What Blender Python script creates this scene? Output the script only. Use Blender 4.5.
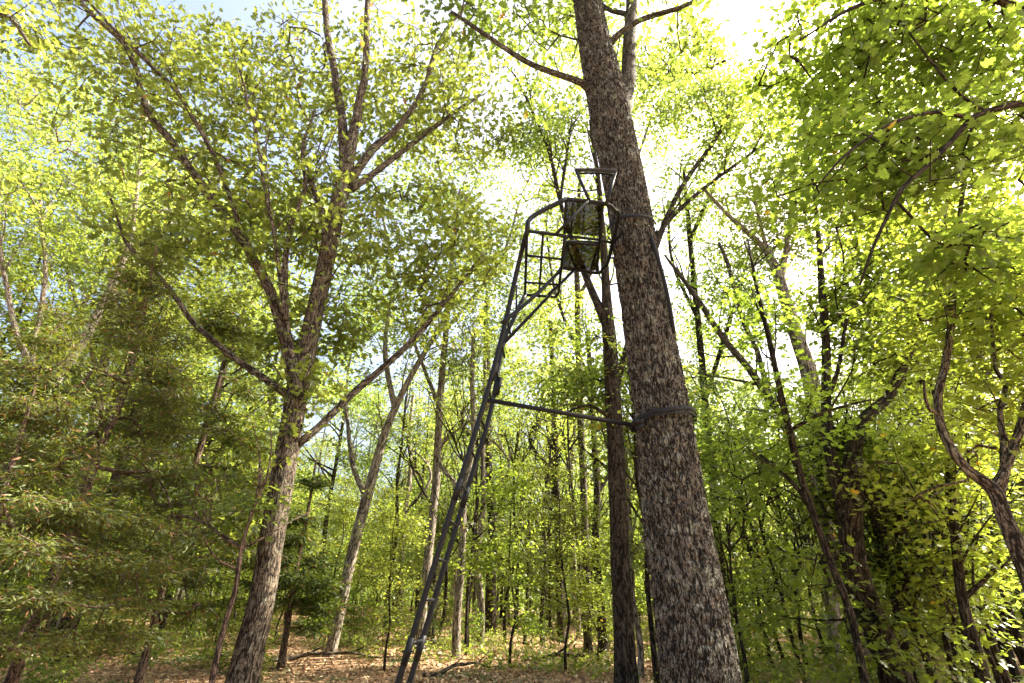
import bpy, math, random
import numpy as np
from math import radians as R
from mathutils import Vector

sc = bpy.context.scene
C = sc.collection
for o in list(bpy.data.objects): bpy.data.objects.remove(o)

# ------------------------------------------------------------------ camera
W, H, F = 1024, 683, 525.0
PITCH = R(26.8); CZ = 1.45
cd = bpy.data.cameras.new('camera'); cam = bpy.data.objects.new('camera', cd); C.objects.link(cam)
cam.location = (0, 0, CZ); cam.rotation_euler = (math.pi/2 + PITCH, 0, 0)
cd.sensor_width = 36; cd.lens = 36*F/W; cd.clip_start = .05; cd.clip_end = 2000
sc.camera = cam
# ------------------------------------------------------------------ light
SUN_AZ, SUN_EL = R(72), R(46)
world = bpy.data.worlds.new('World'); sc.world = world; world.use_nodes = True
nt = world.node_tree; bg = nt.nodes['Background']
sky = nt.nodes.new('ShaderNodeTexSky'); sky.sky_type = 'NISHITA'; sky.sun_disc = False
sky.sun_elevation = SUN_EL; sky.sun_rotation = SUN_AZ; sky.dust_density = 9.0; sky.air_density = 1.0; sky.ozone_density = .6
nt.links.new(sky.outputs[0], bg.inputs[0]); bg.inputs[1].default_value = .12
sl = bpy.data.lights.new('sun', 'SUN'); so = bpy.data.objects.new('sun', sl); C.objects.link(so)
sl.energy = 5.0; sl.angle = R(.5); sl.color = (1.0, .90, .74)
sv = Vector((math.sin(SUN_AZ)*math.cos(SUN_EL), math.cos(SUN_AZ)*math.cos(SUN_EL), math.sin(SUN_EL)))
so.rotation_euler = sv.to_track_quat('Z', 'Y').to_euler(); so.location = (20, 0, 30)
sc.view_settings.view_transform = 'Standard'; sc.view_settings.look = 'None'
sc.view_settings.exposure = 2.28; sc.view_settings.gamma = 1
sc.cycles.max_bounces = 7; sc.cycles.diffuse_bounces = 3; sc.cycles.transmission_bounces = 5
sc.cycles.glossy_bounces = 2; sc.cycles.transparent_max_bounces = 12

# ------------------------------------------------------------------ helpers: geometry of the place
cP, sP = math.cos(PITCH), math.sin(PITCH)
def ray(px, py):
    u, v = (px-W/2)/F, (H/2-py)/F
    return np.array([u, cP - sP*v, sP + cP*v])
def at(px, py, Y):                      # the point of that sight line at forward distance Y
    d = ray(px, py); return np.array([0, 0, CZ]) + d*(Y/d[1])
def atz(px, py, z):
    d = ray(px, py); return np.array([0, 0, CZ]) + d*((z-CZ)/d[2])
def depth(px, py, Y): return Y/ray(px, py)[1]
def project(p):
    p = np.asarray(p, float) - np.array([0, 0, CZ])
    f = cP*p[..., 1] + sP*p[..., 2]; u = -sP*p[..., 1] + cP*p[..., 2]
    return W/2 + F*p[..., 0]/f, H/2 - F*u/f, f
def ground_z(x, y):                     # the forest floor, rising gently away from the camera
    t = np.clip((np.asarray(y, float) - 10)/26, 0, 1); t = t*t*(3-2*t); l = np.clip((4 - np.asarray(x, float))/12, 0, 1)
    return .10*np.sin(x*.23+1.1)*np.sin(y*.19) + .16*np.sin(x*.07+.4)*np.cos(y*.063+.7) + t*(.75 + .65*l)
def _h(i, j, k, s):
    n = (i*374761393 + j*668265263 + k*2147483647 + s*974634777) & 0x7fffffff
    n = ((n ^ (n >> 13))*1274126177) & 0x7fffffff
    return ((n ^ (n >> 16)) & 0xffff)/65535.0
def vnoise(p, seed=0):                  # value noise 0..1
    p = np.asarray(p, float); i = np.floor(p).astype(np.int64); f = p - i; f = f*f*(3-2*f)
    x, y, z = i[..., 0], i[..., 1], i[..., 2]; r = 0
    for a in (0, 1):
        wa = f[..., 0] if a else 1-f[..., 0]
        for b in (0, 1):
            wb = f[..., 1] if b else 1-f[..., 1]
            for c in (0, 1):
                wc = f[..., 2] if c else 1-f[..., 2]
                r = r + wa*wb*wc*_h(x+a, y+b, z+c, seed)
    return r
def nrm(v): return v/np.maximum(np.linalg.norm(v, axis=-1, keepdims=True), 1e-9)

def mesh_np(name, V, loops, starts, totals, mats, smooth=False, fattr=None, vattr=None, mat_idx=None):
    me = bpy.data.meshes.new(name)
    me.vertices.add(len(V)); me.vertices.foreach_set('co', np.ascontiguousarray(V, dtype=np.float32).ravel())
    me.loops.add(len(loops)); me.loops.foreach_set('vertex_index', np.ascontiguousarray(loops, dtype=np.int32))
    me.polygons.add(len(starts)); me.polygons.foreach_set('loop_start', np.ascontiguousarray(starts, dtype=np.int32))
    try: me.polygons.foreach_set('loop_total', np.ascontiguousarray(totals, dtype=np.int32))
    except Exception: pass
    if smooth: me.polygons.foreach_set('use_smooth', np.ones(len(starts), dtype=bool))
    for m in mats: me.materials.append(m)
    if mat_idx is not None: me.polygons.foreach_set('material_index', np.ascontiguousarray(mat_idx, dtype=np.int32))
    if fattr is not None:
        a = me.attributes.new('lr', 'FLOAT', 'FACE'); a.data.foreach_set('value', np.ascontiguousarray(fattr, dtype=np.float32))
    if vattr is not None:
        a = me.attributes.new('bco', 'FLOAT_VECTOR', 'POINT'); a.data.foreach_set('vector', np.ascontiguousarray(vattr, dtype=np.float32).ravel())
    me.update(); me.validate(); return me
def link(name, me, parent=None, **props):
    o = bpy.data.objects.new(name, me); C.objects.link(o)
    if parent: o.parent = parent
    for k, v in props.items(): o[k] = v
    return o
def root(name, loc, label, cat, group=None, rz=0):
    o = bpy.data.objects.new(name, None); C.objects.link(o); o.location = loc; o.rotation_euler = (0, 0, rz)
    o.empty_display_size = .3; o['label'] = label; o['category'] = cat
    if group: o['group'] = group
    return o

class TB:                               # collects tubes into one mesh
    def __init__(s): s.V = []; s.L = []; s.S = []; s.T = []; s.B = []; s.n = 0; s.l = 0
    def tube(s, P, rad, sides=8, cap=True, off=0.0, disp=None):
        P = np.asarray(P, float); rad = np.asarray(rad, float)
        if rad.ndim == 0: rad = np.full(len(P), float(rad))
        T = np.gradient(P, axis=0); T = nrm(T)
        ref = np.array([1., 0, 0]) if abs(T[0][2]) > .7 else np.array([0, 0, 1.])
        u = nrm(np.cross(np.cross(T[0], ref), T[0])); U = [u]
        for k in range(1, len(P)):
            u = u - T[k]*np.dot(u, T[k]); u = nrm(u); U.append(u)
        U = np.array(U); Vv = np.cross(T, U)
        a = np.linspace(0, 2*np.pi, sides, endpoint=False)
        ln = np.concatenate([[0], np.cumsum(np.linalg.norm(np.diff(P, axis=0), axis=1))]) + off
        ca, sa = np.cos(a)[None, :, None], np.sin(a)[None, :, None]
        N = U[:, None]*ca + Vv[:, None]*sa
        bco = np.empty(N.shape); rr = rad[:, None]
        rm = max(rad.mean(), .01)
        bco[..., 0] = np.cos(a)[None]*rm; bco[..., 1] = np.sin(a)[None]*rm; bco[..., 2] = ln[:, None]
        r2 = np.repeat(rr, sides, 1)
        if disp is not None: r2 = r2 + disp(bco, r2)
        V = P[:, None] + N*r2[..., None]
        n, m = len(P), sides; s.V.append(V.reshape(-1, 3)); s.B.append(bco.reshape(-1, 3))
        i = np.arange(n-1)[:, None]*m; j = np.arange(m)[None]; j2 = (j+1) % m
        q = np.stack([i+j, i+j2, i+m+j2, i+m+j], -1).reshape(-1, 4) + s.n
        s.L.append(q.ravel()); s.S.append(s.l + np.arange(len(q))*4); s.T.append(np.full(len(q), 4)); s.l += len(q)*4
        if cap:
            for f in (np.arange(m)[::-1], (n-1)*m + np.arange(m)):
                s.L.append(f + s.n); s.S.append(np.array([s.l])); s.T.append(np.array([m])); s.l += m
        s.n += n*m
    def edges(s, A, B, ra, rb, sides=4):   # many loose tapered segments at once
        if len(A) == 0: return
        T = nrm(B-A); ref = np.where(np.abs(T[:, 2:3]) > .8, np.array([[1., 0, 0]]), np.array([[0, 0, 1.]]))
        U = nrm(np.cross(T, ref)); Vv = np.cross(T, U)
        a = np.linspace(0, 2*np.pi, sides, endpoint=False)
        N = U[:, None]*np.cos(a)[None, :, None] + Vv[:, None]*np.sin(a)[None, :, None]
        B = B + T*np.minimum(rb, .02)[:, None]
        V = np.concatenate([A[:, None] + N*ra[:, None, None], B[:, None] + N*rb[:, None, None]], 1)
        bc = np.zeros(V.shape); bc[..., :2] = (V - V.mean(1, keepdims=True))[..., :2]; bc[..., 2] = V[..., 2]
        m = sides; j = np.arange(m); j2 = (j+1) % m
        q = np.stack([j, j2, m+j2, m+j], -1)[None] + (np.arange(len(A))*2*m)[:, None, None] + s.n
        q = q.reshape(-1, 4)
        s.V.append(V.reshape(-1, 3)); s.B.append(bc.reshape(-1, 3)); s.L.append(q.ravel())
        s.S.append(s.l + np.arange(len(q))*4); s.T.append(np.full(len(q), 4)); s.l += len(q)*4; s.n += len(V)*2*m
    def build(s, name, mat, base=(0, 0, 0), smooth=True):
        return mesh_np(name, np.concatenate(s.V) - np.asarray(base), np.concatenate(s.L), np.concatenate(s.S), np.concatenate(s.T), [mat], smooth, None, np.concatenate(s.B))

def spline(P, r, step=.25):             # Catmull-Rom resample of an (n,3) polyline with radii
    P = np.asarray(P, float); r = np.asarray(r, float)
    Q = np.vstack([2*P[0]-P[1], P, 2*P[-1]-P[-2]]); out = []; ro = []
    for k in range(len(P)-1):
        p0, p1, p2, p3 = Q[k:k+4]; n = max(2, int(np.linalg.norm(p2-p1)/step))
        for t in np.arange(n)/n:
            out.append(.5*((2*p1) + (p2-p0)*t + (2*p0-5*p1+4*p2-p3)*t*t + (3*p1-p0-3*p2+p3)*t**3)); ro.append(r[k]*(1-t)+r[k+1]*t)
    out.append(P[-1]); ro.append(r[-1])
    return np.array(out), np.array(ro)

# ------------------------------------------------------------------ materials
def newmat(name):
    m = bpy.data.materials.new(name); m.use_nodes = True; n = m.node_tree; n.nodes.clear()
    out = n.nodes.new('ShaderNodeOutputMaterial'); return m, n, out
def nd(n, t, **kw):
    x = n.nodes.new(t)
    for k, v in kw.items(): setattr(x, k, v)
    return x
def ramp(n, fac, stops):
    r = n.nodes.new('ShaderNodeValToRGB'); e = r.color_ramp.elements
    while len(e) < len(stops): e.new(.5)
    for k, (p, c) in enumerate(stops): e[k].position = p; e[k].color = (*c, 1) if len(c) == 3 else c
    n.links.new(fac, r.inputs[0]); return r.outputs[0]
def mixc(n, fac, a, b, mode='MIX'):
    m = n.nodes.new('ShaderNodeMix'); m.data_type = 'RGBA'; m.blend_type = mode
    for s, v in ((0, fac), (6, a), (7, b)):
        if hasattr(v, 'links') or isinstance(v, bpy.types.NodeSocket): n.links.new(v, m.inputs[s])
        else: m.inputs[s].default_value = v if s == 0 else (*v, 1)
    return m.outputs[2]
def leaf_mat(name, dark, light, trans, tmix=.45, gloss=.5, odd=None, oddp=.97):
    m, n, out = newmat(name); L = n.links
    a = nd(n, 'ShaderNodeAttribute', attribute_name='lr')
    g = nd(n, 'ShaderNodeNewGeometry'); no = nd(n, 'ShaderNodeTexNoise'); no.inputs['Scale'].default_value = .55
    L.new(g.outputs['Position'], no.inputs['Vector'])
    c = ramp(n, a.outputs['Fac'], [(0, dark), (.85, light), (1.0, light)])
    t = ramp(n, a.outputs['Fac'], [(0, tuple(x*.75 for x in trans)), (.9, trans)])
    if odd:
        k = nd(n, 'ShaderNodeMath', operation='GREATER_THAN'); L.new(a.outputs['Fac'], k.inputs[0]); k.inputs[1].default_value = oddp
        c = mixc(n, k.outputs[0], c, odd); t = mixc(n, k.outputs[0], t, tuple(min(1, x*1.6) for x in odd))
    hs = nd(n, 'ShaderNodeHueSaturation'); L.new(c, hs.inputs['Color'])
    hs2 = nd(n, 'ShaderNodeHueSaturation'); L.new(t, hs2.inputs['Color'])
    oi = nd(n, 'ShaderNodeObjectInfo')
    mr = nd(n, 'ShaderNodeMapRange'); L.new(oi.outputs['Random'], mr.inputs[0]); mr.inputs[3].default_value = .482; mr.inputs[4].default_value = .512
    vr = nd(n, 'ShaderNodeMapRange'); L.new(no.outputs[0], vr.inputs[0]); vr.inputs[1].default_value = .3; vr.inputs[2].default_value = .7; vr.inputs[3].default_value = .75; vr.inputs[4].default_value = 1.25
    for h in (hs, hs2): L.new(mr.outputs[0], h.inputs['Hue']); L.new(vr.outputs[0], h.inputs['Value'])
    p = nd(n, 'ShaderNodeBsdfPrincipled'); L.new(hs.outputs[0], p.inputs['Base Color'])
    p.inputs['Roughness'].default_value = gloss; p.inputs['Specular IOR Level'].default_value = .45
    tr = nd(n, 'ShaderNodeBsdfTranslucent'); L.new(hs2.outputs[0], tr.inputs[0])
    mx = nd(n, 'ShaderNodeMixShader'); mx.inputs[0].default_value = tmix
    L.new(p.outputs[0], mx.inputs[1]); L.new(tr.outputs[0], mx.inputs[2]); L.new(mx.outputs[0], out.inputs[0]); return m
def bark_mat(name, dark, light, lichen=(.30, .32, .24), lamt=.5, fine=1.0, bump=.6, scale=26, zs=1.0):
    m, n, out = newmat(name); L = n.links
    a = nd(n, 'ShaderNodeAttribute', attribute_name='bco')
    def mth(op, x, y=None, z=None):
        k = nd(n, 'ShaderNodeMath', operation=op)
        for i, v in enumerate((x, y, z)):
            if v is None: continue
            if isinstance(v, (int, float)): k.inputs[i].default_value = v
            else: L.new(v, k.inputs[i])
        return k.outputs[0]
    def noise(scl, sz, det=2, rough=.5, off=0.):
        mp = nd(n, 'ShaderNodeMapping'); L.new(a.outputs['Vector'], mp.inputs[0]); mp.inputs['Scale'].default_value = (1, 1, sz); mp.inputs['Location'].default_value = (off, off, off)
        t = nd(n, 'ShaderNodeTexNoise'); t.inputs['Scale'].default_value = scl; t.inputs['Detail'].default_value = det; t.inputs['Roughness'].default_value = rough; t.inputs['Distortion'].default_value = .25
        L.new(mp.outputs[0], t.inputs['Vector']); return t.outputs[0]
    def furrow(x, w):
        r = mth('ABSOLUTE', mth('SUBTRACT', x, .5)); k = nd(n, 'ShaderNodeMapRange'); L.new(r, k.inputs[0]); k.inputs[2].default_value = w; k.interpolation_type = 'SMOOTHSTEP'; return k.outputs[0]
    f1 = furrow(noise(scale*.8, .17*zs), .075); f2 = furrow(noise(scale*1.5, .30*zs, off=3.3), .06); f3 = furrow(noise(scale*1.1, .9, 1, off=7.7), .03)
    grain = noise(150*fine, .5, 4, .7); tone = noise(7, .5, 4, .6, 5.)
    hgt = mth('MULTIPLY', f1, mth('MULTIPLY_ADD', mth('MULTIPLY', f2, mth('MULTIPLY_ADD', f3, .35, .65)), .65, .35))
    val = mth('MULTIPLY', hgt, mth('MULTIPLY_ADD', grain, 1.1, .30))
    val = mth('ADD', val, mth('MULTIPLY', mth('SUBTRACT', tone, .5), .5))
    c = ramp(n, val, [(.08, tuple(x*.35 for x in dark)), (.38, dark), (.75, tuple((d+l)/2 for d, l in zip(dark, light))), (1.0, light)])
    ln = noise(11, .7, 6, .75, 1.7)
    lm = nd(n, 'ShaderNodeMapRange'); L.new(ln, lm.inputs[0]); lm.inputs[1].default_value = .60-.1*lamt; lm.inputs[2].default_value = .70-.1*lamt; lm.inputs[4].default_value = min(1, lamt*1.3)
    c = mixc(n, mth('MULTIPLY', lm.outputs[0], mth('MULTIPLY', hgt, grain)), c, tuple(min(.6, x*1.5) for x in lichen))
    p = nd(n, 'ShaderNodeBsdfPrincipled'); L.new(c, p.inputs['Base Color']); p.inputs['Roughness'].default_value = .9; p.inputs['Specular IOR Level'].default_value = .15
    b = nd(n, 'ShaderNodeBump'); b.inputs['Strength'].default_value = bump; b.inputs['Distance'].default_value = .02
    L.new(mth('MULTIPLY_ADD', grain, .3, hgt), b.inputs['Height']); L.new(b.outputs[0], p.inputs['Normal'])
    L.new(p.outputs[0], out.inputs[0]); return m
def plain(name, col, rough=.5, spec=.5, noise=0.0, nscale=40, metal=0):
    m, n, out = newmat(name); L = n.links
    p = nd(n, 'ShaderNodeBsdfPrincipled'); p.inputs['Roughness'].default_value = rough; p.inputs['Specular IOR Level'].default_value = spec; p.inputs['Metallic'].default_value = metal
    if noise:
        g = nd(n, 'ShaderNodeNewGeometry'); no = nd(n, 'ShaderNodeTexNoise'); no.inputs['Scale'].default_value = nscale; no.inputs['Detail'].default_value = 5
        L.new(g.outputs['Position'], no.inputs['Vector'])
        L.new(ramp(n, no.outputs[0], [(.35, tuple(c*(1-noise) for c in col)), (.7, tuple(c*(1+noise) for c in col))]), p.inputs['Base Color'])
    else: p.inputs['Base Color'].default_value = (*col, 1)
    L.new(p.outputs[0], out.inputs[0]); return m

M = {}
M['leaf_oak'] = leaf_mat('leaf_oak', (.036, .066, .015), (.115, .155, .036), (.35, .46, .06), .44, .40, (.28, .17, .03), .994)
M['leaf_maple'] = leaf_mat('leaf_maple', (.045, .080, .014), (.105, .150, .025), (.37, .50, .05), .49, .45, (.35, .25, .02), .997)
M['leaf_lime'] = leaf_mat('leaf_lime', (.055, .095, .022), (.13, .18, .045), (.45, .57, .08), .50, .42, (.36, .30, .03), .985)
M['leaf_back'] = leaf_mat('leaf_back', (.038, .072, .016), (.12, .17, .036), (.41, .52, .07), .48, .42, (.30, .22, .05), .985)
M['leaf_cedar'] = leaf_mat('leaf_cedar', (.016, .036, .010), (.095, .125, .022), (.24, .30, .025), .30, .6, (.17, .09, .03), .93)
M['bark_hero'] = bark_mat('bark_hero', (.038, .033, .026), (.19, .168, .132), (.27, .29, .23), 1.0, 1, .9, 46, 1.35)
M['bark_oak'] = bark_mat('bark_oak', (.05, .038, .028), (.24, .19, .14), (.30, .31, .23), .7, 1, .9, 26)
M['bark_dark'] = bark_mat('bark_dark', (.025, .019, .013), (.10, .075, .055), (.16, .18, .12), .4, 1, .9, 26)
M['bark_pale'] = bark_mat('bark_pale', (.14, .115, .09), (.42, .37, .30), (.45, .45, .36), .5, 1, .4, 20)
M['bark_cedar'] = bark_mat('bark_cedar', (.07, .048, .036), (.25, .175, .13), (.32, .28, .22), .3, 1, .5, 34)
def steel_mat():
    m = plain('black_painted_steel', (.0045, .0055, .007), .5, .28, .35, 30); n = m.node_tree; L = n.links
    p = next(x for x in n.nodes if x.type == 'BSDF_PRINCIPLED'); src = p.inputs['Base Color'].links[0].from_socket
    g = nd(n, 'ShaderNodeNewGeometry'); w = nd(n, 'ShaderNodeTexNoise'); w.inputs['Scale'].default_value = 22; w.inputs['Detail'].default_value = 8; w.inputs['Roughness'].default_value = .8
    L.new(g.outputs['Position'], w.inputs['Vector'])
    L.new(mixc(n, ramp(n, w.outputs[0], [(.60, (0, 0, 0)), (.70, (1, 1, 1))]), src, (.05, .045, .04)), p.inputs['Base Color']); return m
M['steel'] = steel_mat() if True else plain('black_painted_steel', (.0045, .0055, .007), .5, .28, .35, 30)
M['pad'] = plain('black_foam_pad', (.03, .032, .035), .8, .3, .3, 60)
M['strap'] = plain('black_webbing', (.012, .012, .013), .75, .3, .3, 90)
def mesh_fabric():
    m, n, out = newmat('open_weave_mesh'); L = n.links
    p = nd(n, 'ShaderNodeBsdfDiffuse'); p.inputs[0].default_value = (.012, .013, .012, 1)
    t = nd(n, 'ShaderNodeBsdfTransparent'); t.inputs[0].default_value = (1, 1, 1, 1)
    mx = nd(n, 'ShaderNodeMixShader'); mx.inputs[0].default_value = .34
    L.new(p.outputs[0], mx.inputs[2]); L.new(t.outputs[0], mx.inputs[1]); mx.inputs[0].default_value = .955
    g = nd(n, 'ShaderNodeNewGeometry'); w = nd(n, 'ShaderNodeTexNoise'); w.inputs['Scale'].default_value = 9; w.inputs['Detail'].default_value = 3; L.new(g.outputs['Position'], w.inputs['Vector'])
    L.new(ramp(n, w.outputs[0], [(.42, (.006, .007, .005)), (.50, (.028, .034, .012)), (.56, (.008, .009, .006)), (.66, (.05, .045, .02))]), p.inputs[0])
    L.new(mx.outputs[0], out.inputs[0]); return m
M['mesh'] = mesh_fabric()
def ground_mat():
    m, n, out = newmat('leaf_litter_ground'); L = n.links
    g = nd(n, 'ShaderNodeNewGeometry')
    v = nd(n, 'ShaderNodeTexVoronoi'); v.inputs['Scale'].default_value = 9; L.new(g.outputs['Position'], v.inputs['Vector'])
    no = nd(n, 'ShaderNodeTexNoise'); no.inputs['Scale'].default_value = .5; no.inputs['Detail'].default_value = 6; L.new(g.outputs['Position'], no.inputs['Vector'])
    s = nd(n, 'ShaderNodeSeparateColor'); L.new(v.outputs['Color'], s.inputs[0])
    c = ramp(n, s.outputs[0], [(0, (.11, .065, .035)), (.5, (.28, .165, .085)), (1, (.42, .28, .16))])
    gr = ramp(n, no.outputs[0], [(.52, (0, 0, 0)), (.62, (1, 1, 1))])
    c = mixc(n, gr, c, (.075, .10, .03))
    p = nd(n, 'ShaderNodeBsdfPrincipled'); L.new(c, p.inputs['Base Color']); p.inputs['Roughness'].default_value = .9
    b = nd(n, 'ShaderNodeBump'); b.inputs['Distance'].default_value = .04; L.new(v.outputs['Distance'], b.inputs['Height']); L.new(b.outputs[0], p.inputs['Normal'])
    L.new(p.outputs[0], out.inputs[0]); return m
M['ground'] = ground_mat()
def litter_mat():
    m, n, out = newmat('dry_leaf'); L = n.links
    a = nd(n, 'ShaderNodeAttribute', attribute_name='lr')
    c = ramp(n, a.outputs['Fac'], [(0, (.16, .085, .04)), (.4, (.34, .19, .095)), (.75, (.48, .30, .16)), (1, (.60, .46, .30))])
    p = nd(n, 'ShaderNodeBsdfPrincipled'); L.new(c, p.inputs['Base Color']); p.inputs['Roughness'].default_value = .7
    L.new(p.outputs[0], out.inputs[0]); return m
M['litter'] = litter_mat()

# ------------------------------------------------------------------ leaves
def halves(outline, fold=.22):          # outline: (x along midrib 0..1, half-width) -> verts (x,y,z), two faces
    n = len(outline); V = [(0, 0, 0), (1, 0, -.06)]
    for s in (1, -1):
        for x, w in outline: V.append((x, s*w, fold*w - .06*x*x))
    a = [0] + list(range(2, 2+n)) + [1]; b = [1] + list(range(2+2*n-1, 1+n, -1)) + [0]
    return np.array(V, float), [a[::-1], b[::-1]]
TPL = {
 'oak': halves([(.22, .24), (.34, .10), (.5, .38), (.62, .13), (.78, .26)]),
 'maple': halves([(.0, .20), (.10, .48), (.30, .26), (.52, .56), (.62, .20), (.80, .24)]),
 'plain': halves([(.25, .26), (.62, .24)]),
 'kite': halves([(.42, .30)]),
 'needle': halves([(.35, .13)], .05),
}
def leaf_cloud(name, cen, dirs, tpl, size, k, spread, mat, base, seed, tilt=.5, along=.45, droop=0.0):
    """k leaves round each cluster centre; dirs = twig direction of each cluster"""
    rg = np.random.default_rng(seed); V0, faces = TPL[tpl]
    N = len(cen)*k
    c = np.repeat(cen, k, 0); d = np.repeat(dirs, k, 0)
    off = rg.normal(0, 1, (N, 3))*np.array([1, 1, .42])*spread*.5 + d*rg.uniform(-1.1, .6, (N, 1))*along
    p = c + off
    out = nrm(off*np.array([1, 1, .3]) + d*spread*.6 + rg.normal(0, .3, (N, 3))*spread)  # leaf axis
    out[:, 2] -= droop + rg.uniform(0, .35, N); out = nrm(out)
    up = nrm(np.array([[0, 0, 1.]]) + rg.normal(0, tilt, (N, 3)))
    y = nrm(np.cross(up, out)); z = np.cross(out, y)
    s = size*rg.uniform(.6, 1.25, N)
    V = p[:, None] + s[:, None, None]*(out[:, None]*V0[None, :, 0:1] + y[:, None]*V0[None, :, 1:2] + z[:, None]*V0[None, :, 2:3])
    nv = len(V0); L1 = np.concatenate([np.array(f) for f in faces]); tot = np.array([len(f) for f in faces])
    L = (L1[None] + (np.arange(N)*nv)[:, None]).ravel()
    T = np.tile(tot, N); S = np.concatenate([[0], np.cumsum(T)[:-1]])
    lr = np.repeat(rg.uniform(0, 1, N)*.999, len(faces))
    return mesh_np(name, V.reshape(-1, 3) - np.asarray(base), L, S, T, [mat], False, lr)

def grow(skel, att, seed, jit=.12, up=.10, r_tip=.004, maxr=.05):
    """join every cluster centre to the nearest wood: returns edges A,B,ra,rb and twig directions"""
    rg = np.random.default_rng(seed)
    pos = [*skel]; par = [-1]*len(skel)
    d0 = np.min(np.linalg.norm(att[:, None] - skel[None, ::max(1, len(skel)//60)], axis=2), axis=1)
    P = np.empty((len(skel) + len(att)*5, 3)); P[:len(skel)] = skel; n = len(skel)
    par = np.full(len(P), -1); dirs = np.zeros_like(att)
    for k in np.argsort(d0):
        a = att[k]; v = a - P[:n]; dd = np.einsum('ij,ij->i', v, v)
        i = int(np.argmin(dd + .35*np.maximum(0, -v[:, 2])**2)); d = math.sqrt(dd[i])
        m = 1 + min(3, int(d/.45)); p0 = P[i].copy(); prev = i
        for q in range(1, m+1):
            t = q/m; x = p0*(1-t) + a*t
            if q < m: x = x + rg.normal(0, jit*d*.5, 3); x[2] += up*d*math.sin(math.pi*t)
            P[n] = x; par[n] = prev; prev = n; n += 1
        dirs[k] = P[n-1] - P[par[n-1]]
    P = P[:n]; par = par[:n]; cnt = np.ones(n)
    for i in range(n-1, len(skel)-1, -1):
        if par[i] >= len(skel): cnt[par[i]] += cnt[i]
    idx = np.arange(len(skel), n); rad = np.minimum(maxr, r_tip*cnt**.42)
    ra = np.where(par[idx] >= len(skel), rad[par[idx]], rad[idx]*1.15)
    return P[par[idx]], P[idx], ra, rad[idx], nrm(dirs)

def blob(rg, c, r, n, seed, clump=.75, thr=.50):
    """cluster centres inside an ellipsoid, thinned by a clumping noise"""
    out = []; c = np.asarray(c, float); r = np.asarray(r, float); tries = 0
    while sum(len(x) for x in out) < n and tries < 30:
        u = rg.normal(0, 1, (n*2, 3)); u = nrm(u)*rg.uniform(0, 1, (n*2, 1))**.42
        p = c + u*r; k = .65*vnoise(p/clump*[1, 1, 1.7] + 31.7, seed) + .35*vnoise(p/clump*[2.2, 2.2, 4] + 11.7, seed+1) > thr; out.append(p[k]); tries += 1
    return np.concatenate(out)[:n]

def layered(att, rg, h=.5):
    z = att[:, 2] + .18*np.sin(att[:, 0]*1.3)+.18*np.cos(att[:, 1]*1.1); out = att.copy()
    out[:, 2] = np.round(z/h)*h + rg.normal(0, .05, len(att)) + .07*np.sin(att[:, 0]*3); return out
SUNV = np.array(sv)
GAPS = [(at(266, 575, 9.9), .8), (at(271, 530, 9.9), .7), (at(284, 460, 9.9), .55), (at(332, 640, 17), 1.0), (at(343, 590, 17), .8), (at(737, 650, 4.8), .38), (at(722, 590, 4.8), .25), (at(612, 40, 4.9), .45), (at(596, 300, 11), .4)]
for gx, gy, gr in ((300, 668, 1.0), (370, 664, .9), (440, 668, 1.1), (590, 668, .9), (60, 662, .8), (140, 650, .9), (105, 640, .8), (520, 655, 1.0), (230, 655, .8)):
    GAPS.append((atz(gx, gy, .0), gr))
def lit_gap(p):                         # True for cluster centres that stand in one of the openings of the canopy
    k = np.zeros(len(p), bool)
    for g, r in GAPS:
        v = p - g; t = v @ SUNV; d = np.linalg.norm(v - t[:, None]*SUNV, axis=1); k |= (d < r) & (t > .35)
    return k
def blocks_gap(x, y, s):
    for g, r in GAPS:
        h = SUNV[:2]/np.linalg.norm(SUNV[:2]); v = np.array([x, y]) - g[:2]; t = v @ h; d = abs(v[0]*h[1] - v[1]*h[0])
        z = g[2] + t*SUNV[2]/np.linalg.norm(SUNV[:2])
        if t > .5 and d < 2.0 + r*.5 and 4.5*s < z < 22*s: return True
    return False
def px_line(pts, Y0, Y1=None):
    """(px, py, width_px) nodes at forward distances Y0..Y1 -> points and radii in metres"""
    Y1 = Y0 if Y1 is None else Y1; n = len(pts); P = []; r = []
    for k, (x, y, w) in enumerate(pts):
        Y = Y0 + (Y1-Y0)*k/max(1, n-1); P.append(at(x, y, Y)); r.append(w/2/F*depth(x, y, Y))
    return P, r

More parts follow.
